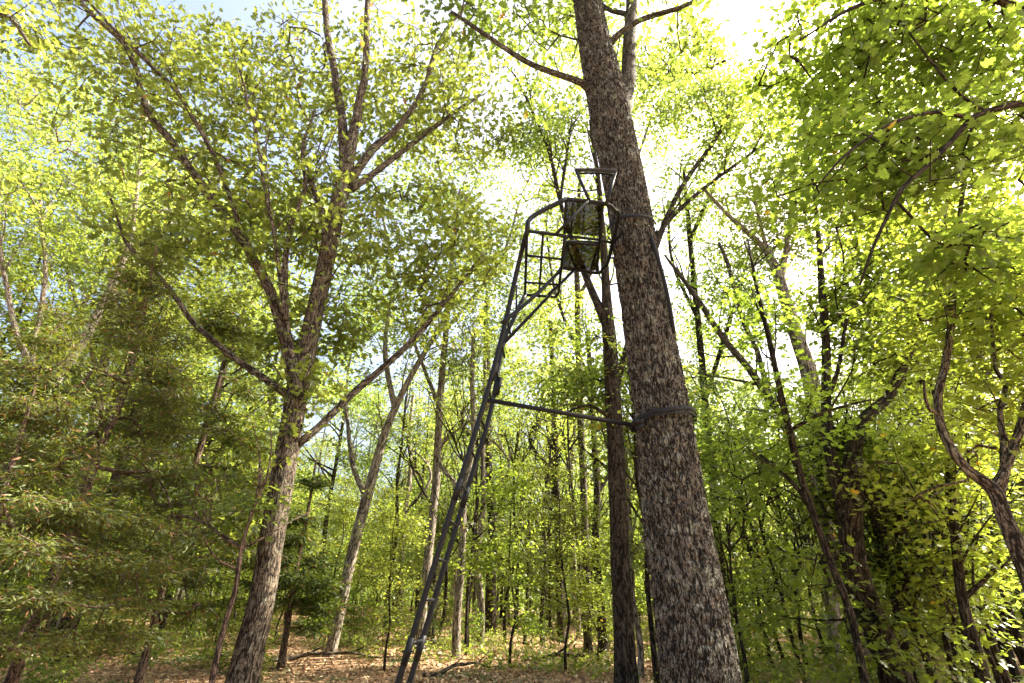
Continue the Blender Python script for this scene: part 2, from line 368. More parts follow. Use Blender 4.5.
TREES = []                              # (x, y) of every traced tree, so the random ones keep clear
def tree(label, Y, trunk, limbs=(), crowns=(), leaf='leaf_oak', tpl='oak', bark='bark_oak', size=.12, k=14, spread=.34,
         seed=1, name='tree', cat='tree', tilt=.5, sides=12, disp=None, step=.25, flare=1.25, sub=14, ext=None, near=0, maxr=.05, group=None, Y1=None, droop=0., wob=.02, foot=None):
    rg = np.random.default_rng(seed)
    P, r = px_line(trunk, Y, Y1)
    P0 = P[0]; d = nrm(P[0]-P[1]); 
    if foot is not None: g = np.array([foot[0], foot[1], 0.])
    else: g = P0 + d*(P0[2]/max(.2, -d[2]))*.9
    g[2] = ground_z(g[0], g[1]) - .12
    if P0[2] - g[2] > .35: P = [g] + P; r = [r[0]*flare] + r
    else: P[0][2] = min(P[0][2], g[2])
    base = np.array([P[0][0], P[0][1], ground_z(P[0][0], P[0][1])])
    if ext: 
        for (dx, dy, dz, rr) in ext: P = P + [P[-1] + np.array([dx, dy, dz])]; r = r + [rr]
    TREES.append((base[0], base[1]))
    t = root(name, base, label, cat, group)
    Q, q = spline(P, r, step)
    w = rg.uniform(0, 99); Q = Q + wob*np.stack([vnoise(np.stack([Q[:, 2]*1.3+w, Q[:, 2]*0+j, Q[:, 2]*0], -1), seed+j) - .5 for j in (0, 1, 2)], -1)*np.array([1, 1, 0])
    if Q[0][2] < .5:
        hgt = Q[:, 2] - Q[0, 2]; q = q*(1 + .35*np.exp(-hgt/.25))
    b = TB(); b.tube(Q, q, sides, disp=disp); link('trunk', b.build('trunk', M[bark], base), t)
    sk = [Q[len(Q)//3:]]
    for Ye, pts in limbs:
        if isinstance(Ye, tuple): Ya, Yb = Ye
        else: Ya, Yb = Y, Ye
        p, rr = px_line(pts, Ya, Yb); p, rr = spline(p, rr, .22)
        p = p + .03*(vnoise(p*2.1, seed)[:, None]-.5)*np.array([1, 1, 1]); 
        b = TB(); b.tube(p, rr, max(6, sides-4)); link('limb', b.build('limb', M[bark], base), t); sk.append(p[len(p)//6:])
    subs = []
    allp = [(a, i) for a in sk for i in range(len(a)//6, len(a)-1)]
    for j in range(sub if allp else 0):
        a, i = allp[rg.integers(0, len(allp))]; d = nrm(a[min(i+2, len(a)-1)] - a[i-1] if i else a[1]-a[0]); v = nrm(d + rg.normal(0, .55, 3) + [0, 0, .25]); ln = rg.uniform(.9, 2.2)*min(1.4, Y/9)
        p = [a[i]]
        for q in range(4): v = nrm(v + rg.normal(0, .16, 3) + [0, 0, .10]); p.append(p[-1] + v*ln/4)
        pl, pr = spline(p, np.array([.020, .016, .012, .008, .004])*min(1.5, Y/9), .22); subs.append((pl, pr)); sk.append(pl[2:])
    att = []
    for cr in crowns:
        if len(cr) == 7:
            px, py, dY, rx, ry, rY, n = cr; dp = depth(px, py, Y+dY)
            att.append(blob(rg, at(px, py, Y+dY), (rx/F*dp, rY, ry/F*dp*.85), n, seed+len(att)))
        else: c, rr, n = cr; att.append(blob(rg, c, rr, n, seed+len(att)))
    if near:                             # clusters hugging the traced limbs
        allp = np.concatenate(sk); pick = allp[rg.integers(0, len(allp), near)]; att.append(pick + rg.normal(0, .38, (near, 3)))
    if att:
        att = np.concatenate(att); sk = np.concatenate(sk); att = att[~lit_gap(att)]
        if tpl == 'maple': att = layered(att, rg, .42)
        A, B, ra, rb, dr = grow(sk, att, seed, maxr=maxr)
        b = TB(); b.edges(A, B, ra, rb, 4)
        for pl, pr in subs: b.tube(pl, pr, 5, cap=False)
        link('twigs', b.build('twigs', M[bark], base), t, kind='stuff')
        link('crown', leaf_cloud('crown', att, dr, tpl, size, k, spread, M[leaf], base, seed+7, tilt, droop=droop), t, kind='stuff')
    return t

# ------------------------------------------------------------------ ground
def make_ground():
    xs = np.concatenate([-np.geomspace(300, 30, 30), np.linspace(-28, 28, 80), np.geomspace(30, 300, 30)])
    ys = np.concatenate([-np.geomspace(120, 6, 14), np.linspace(-4, 60, 90), np.geomspace(62, 500, 40)])
    X, Yg = np.meshgrid(xs, ys); V = np.stack([X, Yg, ground_z(X, Yg)], -1).reshape(-1, 3); n, m = X.shape
    i = np.arange(n-1)[:, None]*m; j = np.arange(m-1)[None]
    q = np.stack([i+j, i+j+1, i+m+j+1, i+m+j], -1).reshape(-1, 4)
    link('ground', mesh_np('ground', V, q.ravel(), np.arange(len(q))*4, np.full(len(q), 4), [M['ground']], True), kind='structure')
make_ground()

# ------------------------------------------------------------------ the big oak that carries the stand
def hero_disp(b, r):
    c = b.copy(); w = np.stack([vnoise(c*np.array([7, 7, 3]), s) for s in (11, 12, 13)], -1)-.5
    q = c*np.array([42, 42, 11]) + w*2.0
    n1 = np.abs(vnoise(q, 3)*2-1); n2 = np.abs(vnoise(q*np.array([1.9, 1.9, 2.4])+9, 4)*2-1)
    big = vnoise(c*np.array([2.2, 2.2, .5]), 6) - .5
    return .026*np.minimum(n1*3.0, 1.)*(.6+.4*np.minimum(n2*3, 1)) - .020 + big*.035
main = tree('massive straight oak trunk with rough lichen-spotted bark carrying the black ladder stand', 4.95,
    [(701, 683, 78), (689, 600, 71), (673, 500, 62), (663, 420, 56), (650, 340, 50), (638, 270, 45), (627, 200, 42), (613, 130, 40), (603, 80, 37), (594, 40, 31), (587, 0, 28)],
    limbs=[((4.95, 5.1), [(615, 128, 30), (622, 100, 19), (628, 80, 15), (629, 50, 13), (631, 20, 12), (633, -30, 11), (640, -120, 9)]),
           ((4.95, 4.7), [(592, 92, 10), (582, 83, 7), (560, 75, 6), (535, 66, 5.5), (515, 55, 5), (490, 38, 4.5), (470, 24, 4), (452, 12, 3)]),
           ((4.95, 4.6), [(601, 55, 9), (612, 42, 7), (622, 32, 6), (640, 20, 5.5), (665, 12, 5), (690, 3, 4), (720, -20, 3)]),
           ((5.05, 5.6), [(632, 15, 6), (618, 12, 5), (606, 8, 4), (590, -12, 3)])],
    crowns=[(655, 30, .2, 60, 45, .8, 34), (470, 5, -.2, 50, 26, .6, 26), ((1.3, 5.2, 13.2), (2.6, 2.6, 2.2), 420), ((.6, 6.0, 10.8), (1.6, 1.6, .9), 70)],
    leaf='leaf_oak', tpl='oak', bark='bark_hero', size=.13, k=12, spread=.36, seed=5, name='oak_tree', sides=224, disp=hero_disp, step=.0125, ext=[(-.05, .1, 2, .16), (0, .1, 2.2, .08)], wob=.0, flare=1.2)

# ------------------------------------------------------------------ two-man ladder stand
def make_stand():
    ZP, ZS = 4.72, 5.14
    A = atz(500, 600, 0)*0; 
    nearY, farY = 4.60, 4.97
    def fr(pts, Yv): return [at(x, y, Yv) for x, y in pts]
    low = at(398, 683, nearY); hi = at(485, 400, nearY); dv = (hi-low)/(hi[2]-low[2])
    foot = low - dv*(low[2]-ground_z(low[0], low[1]))
    t = root('ladder_stand', foot, 'black steel two-seat hunting ladder stand leaning on the big oak trunk', 'tree stand')
    def part(name, lines, r, mat='steel', sides=10, par=None, round_=True, step=.06):
        b = TB()
        for ln in lines:
            p, rr = spline(ln, [r]*len(ln), step) if round_ else (np.array(ln), np.full(len(ln), r))
            b.tube(p, rr, sides)
        o = link(name, b.build(name, M[mat], foot), par or t); return o
    pn = lambda z: low + dv*(z-low[2])
    off = np.array([.035, farY-nearY, 0])
    P1 = atz(527, 231, ZP); P2 = atz(565, 236, ZP); P3 = atz(558, 297, ZP); P4 = atz(525, 295, ZP)
    S1 = atz(566, 199, ZS); S2 = atz(606, 204, ZS); S3 = atz(619, 214, ZS); S4 = atz(608, 262, ZS); S5 = atz(599, 273, ZS); S6 = atz(563, 268, ZS)
    # rails: near one flares to the near front corner of the platform, the far one to the far corner
    zc = hi[2]
    part('rail', [[foot, pn(1.5), pn(2.4), pn(zc), at(503, 332, 4.55), at(519, 262, 4.38), P1, at(532, 217, P1[1]), S1]], .024)
    f2 = foot + off
    part('rail', [[f2, pn(1.5)+off, pn(2.4)+off, pn(zc)+off, at(503, 345, 5.06), at(514, 318, 5.15), P4]], .024)
    k = 0; z = .3
    while z < zc + 1.1:
        a = pn(z)
        if z > zc: a = at(485 + (z-zc)*21, 400 - (z-zc)*80, nearY)
        part('rung', [[a, a+off]], .013, round_=False); z += .30; k += 1
    for z in (1.15, 2.35, 3.45):        # sleeves where the ladder sections join
        for q in (np.zeros(3), off): part('sleeve', [[pn(z-.09)+q, pn(z+.09)+q]], .028, round_=False)
        for q in (np.zeros(3), off): part('pin', [[pn(z)+q+[-.045, 0, 0], pn(z)+q+[.05, -.01, .0]]], .007, round_=False)
    # foot platform: frame and grating
    part('platform_frame', [[P1, P2, P2*.96+P3*.04], ], .017)
    pf = part('platform_frame', [[P2, (P2+P3)/2, P3*.93+P2*.07, P3*.93+P4*.07], [P3*.93+P4*.07, P4], [P4, P1]], .016, round_=False)
    l = lambda a, b, s: a*(1-s)+b*s
    for s in (.42,): part('grate_bar', [[l(P1, P2, s), l(P4, P3, s)]], .013, round_=False)
    for s in (.34, .77): part('grate_bar', [[l(P1, P4, s), l(P2, P3, s)]], .013, round_=False)
    # seat frame with rounded rear corners
    sf = part('seat_frame', [[S1, S2, l(S2, S3, .7)+[0, 0, 0], S3, l(S3, S4, .5), S4, l(S4, S5, .6), S5, l(S5, S6, .5), S6]], .021, step=.04)
    part('seat_frame', [[S1, S6]], .015, round_=False)
    B2 = atz(603, 203, ZS); B5 = atz(597, 271, ZS)
    part('seat_frame', [[B2, B5]], .015, round_=False)
    part('seat_crossbar', [[atz(566, 236, ZS), atz(601, 240, ZS), atz(612, 243, ZS)]], .016, round_=False)
    part('seat_crossbar', [[atz(573, 200, ZS-.02), atz(571, 236, ZS-.02)]], .010, round_=False)
    part('seat_crossbar', [[atz(566, 242, ZS-.03), atz(600, 245, ZS-.03)]], .010, round_=False)
    # mesh seats: slightly sagging sheets of open weave
    for (a, b_, c, d) in ((S1, B2, l(B2, B5, .45), l(S1, S6, .45)), (l(S1, S6, .57), l(B2, B5, .57), B5, S6)):
        n = 10; V = []; 
        for i in range(n+1):
            for j in range(n+1):
                s, u = i/n, j/n; p = l(l(a, b_, s), l(d, c, s), u); p = p + np.array([0, 0, -.035*math.sin(math.pi*s)*math.sin(math.pi*u)]); V.append(p)
        V = np.array(V); q = [(i*(n+1)+j, i*(n+1)+j+1, (i+1)*(n+1)+j+1, (i+1)*(n+1)+j) for i in range(n) for j in range(n)]
        q = np.array(q); link('seat_mesh', mesh_np('seat_mesh', V-foot, q.ravel(), np.arange(len(q))*4, np.full(len(q), 4), [M['mesh']], True), t)
        part('seat_webbing', [[l(a, b_, .5)+[0, 0, -.004], l(l(a, b_, .5), l(d, c, .5), .5)+[0, 0, -.037], l(d, c, .5)+[0, 0, -.004]]], .006, 'strap')
    # armrests: trapezoid frames, near and far
    ya = S1[1]
    for dy in (0, S6[1]-S1[1]):
        D = np.array([0, dy, 0])
        a1, a2, a3, a4 = at(589, 200, ya)+D, at(576, 170, ya)+D, at(616, 171, ya)+D, at(606, 205, ya)+D
        part('armrest', [[a1, a2], [a4, a3]], .017, round_=False)
        part('arm_pad', [[a2-[.01, 0, 0], l(a2, a3, .5)+[0, 0, .006], a3+[.012, 0, 0]]], .020, 'pad')
        part('arm_pad', [[a2+[0, .05, .0], l(a2, a3, .5)+[0, .05, .012], a3+[0, .05, 0]]], .011, 'steel')
        part('brace', [[at(588, 201, ya)+D, at(556, 234, P1[1])+D*.9]], .016, round_=False)
    # braces from the rails up to the seat front
    part('brace', [[at(502, 323, 4.50), at(530, 300, 4.6), at(550, 281, 4.75), at(562, 266, 4.85), at(567, 242, 4.9)]], .020)
    part('brace', [[at(504, 343, 5.06), at(572, 272, 5.38)]], .019, round_=False)
    part('brace', [[at(516, 313, 5.1), at(517, 286, 5.15)]], .012, round_=False)
    # tree bracket: V to the trunk at seat height
    part('tree_bracket', [[atz(615, 222, ZS), atz(623, 232, ZS), atz(612, 243, ZS)]], .014, round_=False)
    part('bracket_hook', [[atz(607, 258, ZS), atz(616, 258, ZS-.03)]], .012, round_=False)
    # stabiliser bar, with cradle
    bar0 = at(487, 400, 4.72); bar1 = at(633, 425, 4.80)
    part('stabiliser_bar', [[bar0, bar1]], .022, round_=False)
    part('bar_cradle', [[bar1+[.02, -.12, .0], bar1+[-.01, -.05, 0], bar1+[-.01, .08, 0], bar1+[.04, .2, 0]]], .018)
    # straps round the trunk
    def ring(cpx, cpy, w, tiltpx, r=.012, loops=1, wide=.02):
        c = at(cpx, cpy, 4.95); rad = w/2/F*depth(cpx, cpy, 4.95) + .024
        V = []; n = 72
        for i in range(n):
            a = i/n*2*math.pi; x, y = math.cos(a), math.sin(a)
            for dz, dr in ((-wide, 0), (wide, 0), (wide, .006), (-wide, .006)):
                wob = .006*math.sin(a*5)+.004*math.sin(a*11)
                V.append((c[0]+x*(rad+dr), c[1]+y*(rad+dr), c[2]+dz+tiltpx*x+wob))
        q = [(4*i+j, 4*((i+1) % n)+j, 4*((i+1) % n)+(j+1) % 4, 4*i+(j+1) % 4) for i in range(n) for j in range(4)]
        q = np.array(q); return mesh_np('strap', np.array(V)-foot, q.ravel(), np.arange(len(q))*4, np.full(len(q), 4), [M['strap']], True)
    link('trunk_strap', ring(664, 419, 57, .035, wide=.02), t)
    link('trunk_strap', ring(664, 423, 57.3, .025, wide=.009), t)
    link('trunk_strap', ring(632, 231, 44, -.01, wide=.02), t)
    part('ratchet_buckle', [[at(634, 424, 4.74), at(644, 420, 4.70)], [at(636, 429, 4.74), at(643, 426, 4.70)]], .020, 'strap', round_=False)
    part('hanging_strap', [[at(648, 228, 4.78), at(656, 252, 4.70), at(664, 280, 4.70), at(670, 308, 4.72), at(674, 333, 4.76)]], .021, 'strap')
make_stand()

exec_trees = True
# ------------------------------------------------------------------ traced trees
tree('broad old oak with a leaning trunk and wide forking limbs left of the ladder', 10.0,
    [(242, 683, 31), (252, 640, 28), (263, 595, 25), (272, 540, 24), (284, 470, 23), (296, 400, 21), (309, 340, 18), (324, 270, 16.5), (338, 205, 16), (347, 165, 14)],
    limbs=[(9.2, [(300, 412, 14), (285, 345, 10), (270, 292, 10), (238, 233, 9), (205, 190, 8), (170, 140, 7), (145, 105, 6), (128, 50, 5), (80, 2, 4.5), (40, -50, 3)]),
           ((9.6, 8.8), [(240, 228, 5), (225, 182, 5), (200, 130, 4.5), (175, 90, 4), (145, 60, 3.5), (110, 25, 3), (70, -20, 2)]),
           (8.6, [(296, 402, 9), (270, 382, 7), (232, 356, 6), (197, 326, 5.5), (170, 290, 5), (150, 266, 4), (125, 240, 3), (108, 190, 2)]),
           (11.0, [(296, 445, 9), (318, 428, 7.5), (350, 396, 7), (385, 366, 6.5), (420, 332, 5.5), (455, 290, 4), (482, 255, 2)]),
           (10.4, [(345, 172, 12), (342, 120, 9), (334, 70, 7), (326, 20, 6), (322, -60, 4)]),
           (10.0, [(347, 168, 12), (356, 120, 9), (365, 70, 7), (368, 0, 5), (375, -80, 4)]),
           (10.8, [(348, 185, 9), (372, 150, 8), (400, 125, 6), (425, 85, 5), (440, 40, 4), (470, 0, 3)]),
           (11.2, [(350, 190, 7), (385, 165, 6), (430, 130, 5), (480, 95, 3)]),
           ((9.7, 9.6), [(300, 395, 9), (287, 330, 7), (285, 280, 6), (290, 230, 5), (305, 185, 4), (302, 150, 3), (315, 110, 2)]),
           ((9.5, 9.0), [(285, 320, 6), (277, 250, 4), (265, 190, 3), (255, 130, 2.5), (240, 70, 2)]),
           ((9.9, 9.7), [(330, 260, 7), (322, 215, 6), (312, 185, 5), (308, 160, 4)])],
    crowns=[(320, 80, 1.2, 160, 120, 1.8, 400), (190, 110, .2, 140, 120, 1.7, 310), (90, 40, 0, 140, 80, 1.5, 200), (430, 110, 1.5, 100, 110, 1.8, 300), (270, 225, 1.0, 130, 95, 1.6, 300),
            (300, 335, .6, 70, 65, .8, 110), (295, 400, -.4, 35, 50, .4, 22), (270, 500, -.3, 60, 60, .6, 22), (430, 260, 1.2, 95, 105, 1.6, 360), (180, 240, -.6, 110, 90, 1.3, 130), (320, -60, 0, 200, 60, 2.0, 260)],
    leaf='leaf_oak', tpl='oak', size=.18, k=10, spread=.34, seed=12, name='oak_tree', sides=24, near=260, step=.12, flare=1.45, sub=85)
tree('pale slender trunk leaning right, sunlit at its base on the forest floor', 17.0,
    [(327, 666, 12), (338, 620, 11), (350, 562, 11), (366, 500, 11), (386, 430, 8), (408, 382, 6), (432, 340, 5), (455, 300, 3)],
    limbs=[(18, [(366, 500, 6), (352, 460, 5), (345, 400, 3)]), (17.5, [(395, 410, 6), (385, 350, 5), (392, 290, 3)])],
    crowns=[(420, 330, 0, 90, 80, 2, 260), (370, 440, .5, 60, 50, 1.5, 50)], leaf='leaf_back', tpl='plain', bark='bark_pale', size=.13, k=12, seed=31, name='hardwood_tree', maxr=.05)
# cedars at the left
def cedar(label, Y, trunk, H0, H1, rad, n, seed, limbs=()):
    P, r = px_line(trunk, Y); top = P[-1]; rg = np.random.default_rng(seed); base = P[0]
    cl = []
    while len(cl) < n:
        z = rg.uniform(H0, H1); f = (z-H0)/(H1-H0); rr = rad*(1-f)**.7*(.55+.45*min(1, f*5))
        if rg.uniform() > rr/rad + .08: continue
        a = rg.uniform(0, 2*math.pi); q = rr*rg.uniform(.25, 1)**.6; z2 = z - .12*q + .25*math.sin(a*3+z*2)
        i = np.argmin(np.abs(np.array([p[2] for p in P]) - z)); c = P[i]
        p = np.array([c[0]+math.cos(a)*q, c[1]+math.sin(a)*q, z2])
        if vnoise(p[None]*np.array([.8, .8, 2.2]), seed)[0] > .52: cl.append(p)
    return tree(label, Y, trunk, limbs, [], 'leaf_cedar', 'needle', 'bark_cedar', seed=seed, name='cedar_tree') , np.array(cl), P
def cedar_full(label, Y, trunk, H0, H1, rad, n, seed, k=52):
    t, att, P = cedar(label, Y, trunk, H0, H1, rad, n, seed); att = layered(att[~lit_gap(att)], np.random.default_rng(seed), .5); base = np.array(t.location)
    Q, _ = spline(P, [0.1]*len(P), .25); Q = Q[Q[:, 2] > H0*.8]
    # whorled side boughs come from the trunk itself
    A, B, ra, rb, dr = grow(Q, att, seed, .08, -.03, .005, .035)
    b = TB(); b.edges(A, B, ra, rb, 4); link('twigs', b.build('twigs', M['bark_cedar'], base), t, kind='stuff')
    link('crown', leaf_cloud('crown', att, dr, 'needle', .0145*Y**.9, k, .19, M['leaf_cedar'], base, seed, .8, along=.34, droop=.05), t, kind='stuff')
cedar_full('red-barked cedar with a leaning trunk and drooping dark boughs at left', 8.6,
    [(10, 683, 12), (35, 620, 11), (52, 580, 10), (75, 522, 9), (100, 450, 7.5), (122, 396, 7), (138, 340, 5), (150, 280, 3), (158, 240, 2)], 1.3, 7.6, 2.7, 850, 41)
cedar_full('shaded cedar standing behind the leaning cedar, its boughs reaching the old oak', 12.5,
    [(150, 640, 7), (165, 580, 6.5), (185, 500, 6), (205, 430, 6), (222, 370, 4), (232, 330, 2)], 1.6, 8.8, 2.8, 700, 42)
cedar_full('cedar at the left frame edge with thin brownish lower boughs', 7.0,
    [(-60, 683, 10), (-30, 600, 8), (-5, 520, 6), (20, 440, 4), (38, 380, 2)], 1.0, 5.4, 1.9, 380, 43)
cedar_full('low young cedar between the old oak and the pale leaning trunk', 15.0,
    [(285, 640, 6), (298, 560, 5), (310, 500, 3), (316, 460, 2)], .6, 5.0, 1.5, 240, 44)
tree('thin bare reddish sapling just left of the old oak foot', 9.0,
    [(208, 700, 6), (220, 640, 5.5), (235, 590, 5), (241, 550, 4), (253, 510, 3), (262, 470, 1.5)], [(9.4, [(243, 550, 4), (200, 520, 3), (160, 515, 2)])],
    [(255, 480, 0, 50, 50, .8, 24)], bark='bark_cedar', seed=46, name='sapling', size=.12)
tree('grey maple rising from the left frame edge behind the cedars', 13.0,
    [(-40, 600, 16), (-5, 500, 14), (22, 440, 12), (45, 395, 11), (80, 345, 9), (110, 290, 7), (130, 240, 5), (140, 170, 3)],
    [(12.5, [(20, 445, 8), (34, 420, 8), (30, 370, 7), (16, 330, 5), (2, 260, 4), (-5, 200, 3)]), (13, [(30, 420, 7), (33, 350, 5), (45, 280, 4), (40, 200, 3)])],
    [(60, 230, 0, 100, 80, 2, 330), (130, 190, 1, 70, 60, 1.8, 160), (20, 110, -1, 70, 60, 1.5, 130)], leaf='leaf_lime', tpl='plain', bark='bark_pale', size=.12, k=13, seed=51, name='maple_tree')
tree('dark twin trunk half hidden by the cedar boughs, lower left', 15.5,
    [(62, 645, 17), (80, 590, 15), (100, 530, 13), (120, 470, 11), (140, 400, 8), (160, 320, 5)], [(16, [(70, 620, 9), (92, 540, 8), (128, 470, 5)])],
    [(150, 330, 0, 90, 70, 2, 200)], leaf='leaf_back', tpl='plain', bark='bark_dark', seed=52, name='hardwood_tree')
tree('near oak bough with dark leaves in the top left corner', 5.5,
    [(-260, 560, 40), (-210, 300, 34), (-150, 100, 26), (-90, -40, 16)], [(5.0, [(-150, 100, 12), (-60, 40, 7), (0, 15, 5), (30, 45, 3)])],
    [(10, 20, -.5, 45, 40, .4, 20), (-100, 0, 0, 90, 120, 1, 140), (5, 170, .5, 30, 60, .4, 12)], seed=53, name='oak_tree', tpl='oak', k=11)
# centre
tree('thick dark trunk with a fork behind the big oak, right of the stabiliser bar', 11.0,
    [(627, 700, 24), (624, 640, 21), (622, 600, 20), (618, 500, 18), (613, 400, 16), (609, 335, 14), (606, 290, 9), (603, 240, 7), (598, 180, 5), (590, 120, 3)],
    [(11.5, [(609, 330, 11), (596, 300, 8), (586, 276, 7), (572, 240, 5), (560, 200, 4), (547, 145, 3.5), (528, 102, 2.5), (515, 75, 1.5)]),
     (11.6, [(560, 200, 3), (566, 160, 3), (572, 120, 2)]), (10.6, [(614, 420, 5), (590, 405, 3), (560, 415, 2)]), (12, [(613, 400, 7), (632, 330, 6), (655, 250, 6), (680, 190, 5), (720, 132, 4), (737, 92, 2)]),
     ((11.5, 12.5), [(640, 300, 5), (655, 240, 5), (690, 200, 4), (742, 160, 3), (795, 122, 2)])],
    [(545, 130, 1, 45, 75, 1.2, 230), (590, 230, 1, 35, 60, 1, 90), (730, 130, 1.2, 85, 80, 1.6, 520), (660, 60, 1.6, 70, 65, 1.6, 330), (570, 370, .6, 70, 60, 1.2, 220), (560, 30, 1.5, 50, 50, 1.5, 80)],
    leaf='leaf_lime', tpl='plain', bark='bark_dark', size=.13, k=13, seed=61, name='hardwood_tree', sides=16, near=110, step=.15, sub=40)
tree('tall sunlit tree filling the gap behind the old oak and the ladder stand', 18.0,
    [(420, 640, 9), (428, 560, 9), (436, 480, 8), (440, 400, 7), (446, 330, 6), (452, 260, 5), (460, 190, 3)],
    [(19, [(436, 400, 4), (400, 300, 3), (380, 200, 2)]), (19, [(446, 330, 4), (500, 260, 3), (520, 200, 2)])],
    [(430, 190, 0, 85, 70, 2.4, 330), (500, 280, .5, 60, 90, 2, 300), (380, 300, 0, 60, 70, 2, 160)], leaf='leaf_lime', tpl='plain', bark='bark_pale', size=.15, k=12, seed=62, name='hardwood_tree', sub=20)
tree('pale-leaved tall tree rising behind the left limbs of the old oak', 17.0,
    [(60, 640, 10), (75, 540, 10), (92, 440, 9), (108, 340, 8), (125, 240, 6), (140, 160, 4), (150, 90, 2)],
    [(17.5, [(100, 380, 5), (70, 280, 4), (40, 180, 2)]), (18, [(118, 290, 5), (170, 220, 4), (220, 150, 2)])],
    [(120, 150, 0, 110, 80, 2.6, 420), (40, 90, 0, 80, 80, 2.2, 260), (60, 240, 0, 90, 60, 2, 200), (220, 230, 1, 70, 60, 2, 160)], leaf='leaf_back', tpl='plain', bark='bark_pale', size=.15, k=12, seed=63, name='hardwood_tree', sub=20)
tree('yellow-green tall tree whose crown shows through and above the ladder stand', 19.0,
    [(588, 640, 8), (586, 560, 8), (583, 480, 7), (580, 400, 7), (578, 320, 6), (577, 250, 5), (580, 170, 3)],
    [(19.5, [(580, 360, 4), (555, 290, 3), (545, 220, 2)]), (20, [(578, 300, 4), (620, 210, 3), (650, 120, 2)])],
    [(570, 240, 0, 70, 90, 2.4, 420), (520, 160, 1, 45, 60, 2, 120), (640, 110, 0, 60, 80, 2.4, 330), (545, 330, 0, 60, 60, 2, 130), (590, 60, 0, 45, 50, 2, 110)], leaf='leaf_lime', tpl='plain', bark='bark_oak', size=.15, k=12, seed=64, name='hardwood_tree', sub=20)
tree('tall hardwood with thin dark limbs and lime leaves just right behind the big oak', 16.0,
    [(735, 680, 9), (725, 600, 9), (714, 500, 8), (705, 400, 7), (698, 320, 6), (690, 240, 5), (684, 170, 3)],
    [(16.5, [(705, 400, 5), (730, 320, 4), (750, 250, 2)]), (17, [(698, 320, 4), (672, 260, 3), (668, 200, 2)]), (17, [(690, 240, 4), (730, 150, 3), (760, 90, 2)])],
    [(725, 300, 0, 65, 80, 2, 330), (700, 210, .5, 60, 70, 2, 260), (760, 120, .5, 70, 80, 2.2, 240), (700, 430, 0, 50, 70, 2, 120), (690, 70, 1, 60, 50, 2, 150)], leaf='leaf_lime', tpl='plain', bark='bark_dark', size=.14, k=12, seed=65, name='hardwood_tree', sub=20)
cent = [ # px_base, py_base, w, (px_top, py_top), Y, bark, label
 (455, 668, 9, (474, 380), 17, 'bark_pale', 'slim grey trunk just right of the ladder, its base among low shrubs'),
 (480, 662, 8, (481, 400), 20, 'bark_pale', 'slim trunk standing just in front of the thick dark double trunk'),
 (491, 648, 12, (487, 330), 24, 'bark_dark', 'thick dark double trunk in the centre background'),
 (562, 652, 9, (552, 360), 22, 'bark_dark', 'straight dark trunk halfway between the ladder and the big oak'),
 (579, 645, 5, (572, 420), 24, 'bark_pale', 'very thin pale stem right of the straight dark centre trunk'),
 (604, 664, 10, (590, 380), 18, 'bark_dark', 'dark trunk just left of the thick forked trunk'),
 (640, 690, 7, (628, 470), 13, 'bark_pale', 'thin pale stem close behind the thick forked trunk'),
 (658, 690, 6, (634, 420), 12, 'bark_dark', 'thin dark stem between the forked trunk and the big oak'),
 (430, 655, 6, (440, 420), 22, 'bark_dark', 'thin dark stem behind the lower ladder rails'),
 (398, 640, 7, (412, 430), 26, 'bark_pale', 'pale narrow trunk left of the ladder foot'),
 (383, 650, 5, (402, 440), 22, 'bark_dark', 'dark sapling stem between the pale leaning trunk and the ladder'),
 (516, 640, 4, (520, 470), 26, 'bark_dark', 'hair-thin dark stem between the double trunk and the straight dark trunk'),
]
for i, (bx, by, w, (tx, ty), Y, bk, lab) in enumerate(cent):
    n = 6; pts = []
    rg0 = random.Random(70+i)
    for q in range(n):
        f = q/(n-1); pts.append((bx+(tx-bx)*f + rg0.uniform(-3, 3)*(q > 0), by+(ty-by)*f, w*(1-.5*f)))
    px, py = tx, ty
    tree(lab, Y, pts, [(Y+.8, [(pts[3][0], pts[3][1], w*.5), (pts[3][0]+rg0.choice((-1, 1))*25, pts[3][1]-45, w*.35), (pts[3][0]+rg0.choice((-1, 1))*32, pts[3][1]-95, w*.2)])],
         [(tx, ty-20, 0, 55, 70, 2.0, 120), ((bx+tx)/2, (by+ty)/2-20, 0, 45, 45, 1.2, 26)], leaf=('leaf_back', 'leaf_lime', 'leaf_maple')[i % 3], tpl='kite' if Y > 19 else 'plain', bark=bk, size=.14, k=12, seed=80+i, name='hardwood_tree', sides=10, maxr=.04, ext=[(0, 0, 2.0, w/4/F*Y)])
# right
tree('large dark trunk in the right thicket with a thick curving limb', 9.5,
    [(905, 700, 31), (885, 650, 28), (868, 610, 26), (857, 580, 24), (850, 535, 22), (852, 490, 19), (853, 452, 15), (862, 422, 12), (886, 400, 10), (896, 384, 9), (912, 342, 8.5), (922, 300, 8), (924, 272, 6), (936, 250, 4), (950, 190, 3)],
    [(9.9, [(850, 540, 16), (838, 490, 13), (828, 440, 10), (826, 390, 9), (826, 345, 8), (822, 290, 7), (818, 230, 4), (812, 170, 3)]), (9.2, [(826, 400, 6), (838, 370, 4), (846, 320, 3)]), (10, [(922, 300, 4), (940, 288, 3), (955, 282, 2)])],
    [(875, 320, .6, 60, 90, 1.3, 260), (910, 420, 1.9, 110, 80, 1.5, 210), (820, 470, 1.6, 100, 70, 1.4, 180), (930, 250, 0, 85, 75, 1.3, 330), (880, 555, 1.4, 110, 60, 1.2, 90), (900, 640, -.6, 90, 50, 1.0, 40), (800, 590, -.4, 60, 60, 1.0, 50)],
    leaf='leaf_maple', tpl='maple', bark='bark_dark', size=.11, k=13, spread=.42, seed=101, name='maple_tree', sides=18, tilt=.32, near=60, step=.15)
